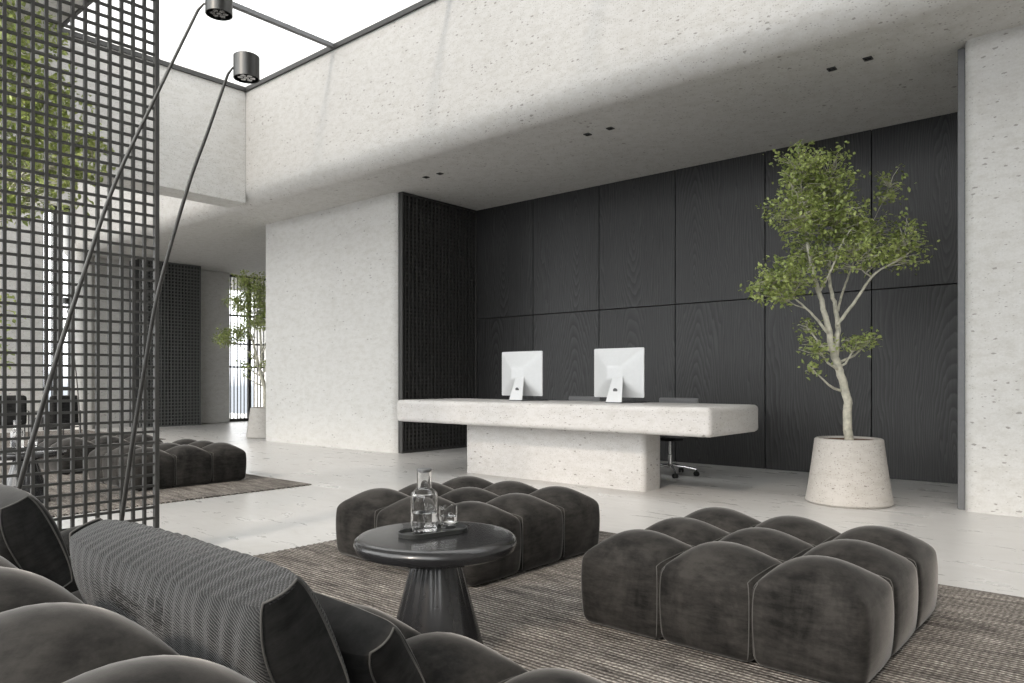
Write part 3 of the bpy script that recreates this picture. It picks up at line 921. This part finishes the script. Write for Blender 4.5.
def tray(x, y, z, rz, label):
    o = empty('tray', (x, y, z), rz, label, 'tray', 'dark oval trays')
    L, W = .152, .068
    outer = rrect(-L, -W, L, W, W - .002, 14); inner = rrect(-L + .006, -W + .006, L - .006, W - .006, W - .009, 14)
    m = MB(); n = len(outer)
    rings = [[(p[0] * .97, p[1] * .94, 0) for p in outer], [(p[0], p[1], .018) for p in outer], [(p[0], p[1], .020) for p in inner], [(p[0] * .985, p[1] * .97, .006) for p in inner]]
    vs = [q for r_ in rings for q in r_]; fs = []
    for k in range(3):
        for i in range(n): fs.append((k * n + i, k * n + (i + 1) % n, (k + 1) * n + (i + 1) % n, (k + 1) * n + i))
    fs.append(tuple(range(n - 1, -1, -1))); fs.append(tuple(3 * n + i for i in range(n)))
    m.add(vs, fs); m.build('dish', 'tray', o, smooth=40)
    return o
def carafe(x, y, z, label):
    o = empty('carafe', (x, y, z), 0, label, 'carafe', 'glass water carafes')
    out = [(.0, 0), (.048, 0), (.0535, .004), (.0535, .138), (.0515, .148), (.040, .158), (.031, .164), (.0295, .172), (.0295, .232)]
    inn = [(.0265, .232), (.0265, .172), (.0275, .166), (.038, .1555), (.0485, .146), (.0505, .137), (.0505, .012), (.0, .010)]
    out = [(r, z * 1.08) for r, z in out]; inn = [(r, z * 1.08) for r, z in inn]
    MB().lathe(out + inn, 64).build('bottle', 'glass', o, smooth=30)
    MB().lathe([(0, .0105), (.050, .0125), (.050, .083), (0, .083)], 48).build('water', 'water', o, smooth=40)
    MB().lathe([(0, .244), (.0255, .244), (.0255, .2508), (.0302, .2512), (.0302, .257), (0, .257)], 40).build('stopper', 'trimgrey', o, smooth=40)
    return o
def tumbler(x, y, z, label):
    o = empty('drinking_glass', (x, y, z), 0, label, 'glass', 'ribbed drinking glasses')
    out = [(0, 0), (.030, 0), (.031, .022), (.037, .028), (.038, .10)]
    inn = [(.0362, .10), (.0352, .032), (.030, .026), (0, .026)]
    MB().lathe(out + inn, 72, rib=.006, ribn=24).build('tumbler', 'glass', o, smooth=30)
    MB().lathe([(0, .0265), (.0335, .0335), (.0342, .058), (0, .058)], 40).build('water', 'water', o, smooth=40)
    return o
TZ = .012 + .472 + .001
rt = TH + math.radians(36)
def on_table(dx, dy, c=(tx, ty)):       # offsets: right and away, seen from the sofa
    return c[0] + dx * C_ - dy * S_, c[1] + dx * S_ + dy * C_
a = on_table(-.012, .01); tray(a[0], a[1], TZ, rt, 'dark slate tray under the carafe and glass')
a = on_table(-.046, -.012); carafe(a[0], a[1], TZ + .0075, 'clear glass water carafe on the front side table')
a = on_table(.045, .04); tumbler(a[0], a[1], TZ + .0075, 'clear ribbed glass beside the carafe on the tray')
c2 = (-7.62, 2.20)
a = on_table(-.012, .01, c2); tray(a[0], a[1], TZ, rt, 'dark tray on the side table behind the grid screen')
a = on_table(-.065, -.005, c2); carafe(a[0], a[1], TZ + .0075, 'glass carafe on the side table behind the grid screen')
a = on_table(.045, .04, c2); tumbler(a[0], a[1], TZ + .0075, 'drinking glass on the side table behind the grid screen')

# ------------------------------------------------------------------ leaning floor lamps
def floor_lamp(path, head, label):
    """path: points of the bent rod from the floor up; head: centre of the lamp head"""
    base = Vector(path[0])
    o = empty('floor_lamp', base, 0, label, 'floor lamp', 'leaning black floor lamps')
    pts = [Vector(p) - base for p in path]; h = Vector(head) - base
    pts[0].z = .012
    res = []
    for k in range(len(pts) - 1):
        a, b, c, d = pts[max(k - 1, 0)], pts[k], pts[k + 1], pts[min(k + 2, len(pts) - 1)]
        for i in range(8):
            t = i / 8
            res.append(.5 * ((2 * b) + (c - a) * t + (2 * a - 5 * b + 4 * c - d) * t * t + (3 * b - a - 3 * c + d) * t ** 3))
    res.append(pts[-1])
    MB().lathe([(.0, 0), (.13, 0), (.132, .004), (.132, .010), (.126, .014), (.0, .014)], 40).build('foot', 'polemetal', o, smooth=40)
    n = len(res)
    MB().tube(res, [.0135 - .0072 * (i / (n - 1)) for i in range(n)], 12).build('pole', 'polemetal', o, smooth=60)
    tip = res[-1] + (res[-1] - res[-2]).normalized() * .03 + Vector((C_, S_, 0)) * .012
    MB().tube([res[-1], tip, Vector((h.x, h.y, tip.z))], [.0062, .005, .0045], 8).build('neck', 'polemetal', o, smooth=60)
    r, L = .0575, .052
    hd = MB().lathe([(.0, L), (r - .003, L), (r, L - .003), (r, -L), (r - .004, -L), (r - .004, -L + .03), (r - .012, -L + .034), (0, -L + .036)], 48).build('lamp_head', 'lampmetal', o, h, smooth=40)
    rf = MB()
    for k in range(6):
        a = 2 * PI * k / 6
        rf.lathe([(.012, -L + .004), (.009, -L + .02), (0, -L + .03)], 14, (.027 * math.cos(a), .027 * math.sin(a), 0))
    rf.lathe([(.012, -L + .004), (.009, -L + .02), (0, -L + .03)], 14)
    rf.build('reflector', 'lens', hd, smooth=60)
    return o
floor_lamp([(-4.2772, 1.6579, 0), (-4.17, 1.6518, 0.3337), (-4.0129, 1.6491, 0.7921), (-3.8597, 1.6497, 1.2068), (-3.7224, 1.653, 1.552), (-3.494, 1.6853, 2.0167), (-3.3471, 1.7148, 2.2752), (-3.2091, 1.7398, 2.5139)], (-3.137, 1.791, 2.5404), 'leaning black floor lamp with the lower cylinder head, nearer the wall')
floor_lamp([(-4.2571, 1.0698, 0), (-4.0805, 1.1496, 0.5759), (-3.8909, 1.238, 1.1516), (-3.7416, 1.3103, 1.5725), (-3.5785, 1.3914, 2.0053), (-3.3951, 1.4952, 2.3875), (-3.2122, 1.5993, 2.7561)], (-3.1379, 1.6586, 2.7857), 'leaning black floor lamp with the higher cylinder head at the top edge')
rod = [(-4.3 + a, 1.62 + b, z) for a, b, z in ((0, 0, 0), (.18, .03, .8), (.42, .06, 1.4), (.75, .1, 2.0), (1.05, .13, 2.45))]
def rod_at(x, y, m=1):
    return [(x + m * a, y + b, z) for a, b, z in ((0, 0, 0), (.18, .03, .8), (.42, .06, 1.4), (.75, .1, 2.0), (1.05, .13, 2.45))], (x + m * 1.13, y + .15, 2.50)
floor_lamp(*rod_at(-9.9, 1.75), 'leaning floor lamp beyond the grid screen, left of the other')
floor_lamp(*rod_at(-13.2, 4.6, -1), 'leaning floor lamp far beyond the grid screen by the slatted window')

# ------------------------------------------------------------------ low armchairs far left
def armchair(x, y, rz, label):
    o = empty('armchair', (x, y, .012), rz, label, 'armchair', 'low dark armchairs')
    V, fs = rbox((.26, .30, .09), .06, 12); mesh_np('seat', V, fs, 'velvet_dark', o, (0, 0, .33))
    V, fs = rbox((.26, .07, .28), .06, 12); mesh_np('backrest', V, fs, 'velvet_dark', o, (0, .28, .54))
    for s in (-1, 1):
        MB().tube([(s * .29, -.30, .0), (s * .29, -.30, .52), (s * .29, .30, .52), (s * .29, .30, .0)], .012, 8).build('arm_frame', 'blackmetal', o, smooth=40)
    f = MB(); f.tube([(-.29, -.30, .22), (.29, -.30, .22)], .012); f.tube([(-.29, .30, .22), (.29, .30, .22)], .012)
    f.build('crossbar', 'blackmetal', o, smooth=40)
armchair(-16.35, 4.45, math.radians(-100), 'low dark armchair furthest left behind the grid screen')
armchair(-15.7, 5.05, math.radians(-80), 'low dark armchair in front of the slatted window')

# ------------------------------------------------------------------ light and camera
wd = bpy.data.worlds.new('sky'); scn.world = wd; wd.use_nodes = True
nt = wd.node_tree; bg = nt.nodes['Background']
tcw = nt.nodes.new('ShaderNodeTexCoord'); sxw = nt.nodes.new('ShaderNodeSeparateXYZ'); rw = nt.nodes.new('ShaderNodeValToRGB')
mr = nt.nodes.new('ShaderNodeMapRange'); mr.inputs['From Min'].default_value = -1; mr.inputs['From Max'].default_value = 1
nt.links.new(tcw.outputs['Generated'], sxw.inputs[0]); nt.links.new(sxw.outputs[2], mr.inputs['Value']); nt.links.new(mr.outputs[0], rw.inputs[0])
cr = rw.color_ramp
for p_, c_ in ((.40, (.14, .15, .165)), (.496, (.19, .205, .225)), (.512, (.74, .765, .81)), (.56, (.985, .995, 1.0))):
    e_ = cr.elements.new(p_); e_.color = (*c_, 1)
cr.elements[0].color = (.12, .12, .12, 1); cr.elements[-1].color = (.985, .995, 1.0, 1)
nt.links.new(rw.outputs[0], bg.inputs['Color'])
bg.inputs['Strength'].default_value = 4.7

def portal(loc, rot, sx, sy):
    l = bpy.data.lights.new('window_portal', 'AREA'); l.shape = 'RECTANGLE'; l.size = sx; l.size_y = sy
    l.cycles.is_portal = True
    o = bpy.data.objects.new('window_portal', l); o.location = loc; o.rotation_euler = rot; COL.objects.link(o)
portal((-4.0, 4.92, 5.95), (0, 0, 0), 14.0, 2.76)
portal((-15.06, 4.65, 5.95), (0, 0, 0), 7.0, 3.3)
portal((-7.8, -2.25, 2.9), (-PI / 2, 0, PI), 21.5, 5.8)
sun = bpy.data.lights.new('sun', 'SUN'); sun.energy = 2.0; sun.angle = math.radians(6.5); sun.color = (1.0, .87, .75)
so_ = bpy.data.objects.new('sun', sun); COL.objects.link(so_)
so_.rotation_euler = Vector((-.17, 1, -.6)).to_track_quat('-Z', 'Y').to_euler()

cam = bpy.data.cameras.new('camera'); co = bpy.data.objects.new('camera', cam); COL.objects.link(co)
co.location = (0, 0, 1.1); co.rotation_euler = (PI / 2, 0, TH)
cam.sensor_width = 36; cam.sensor_fit = 'HORIZONTAL'; cam.lens = 740 / 1024 * 36
cam.shift_y = (381 - 341.5) / 1024; cam.clip_start = .02; cam.clip_end = 200
scn.camera = co
vs = scn.view_settings
vs.view_transform = 'Standard'; vs.look = 'None'; vs.gamma = 1; vs.exposure = 0.17; vs.use_curve_mapping = False
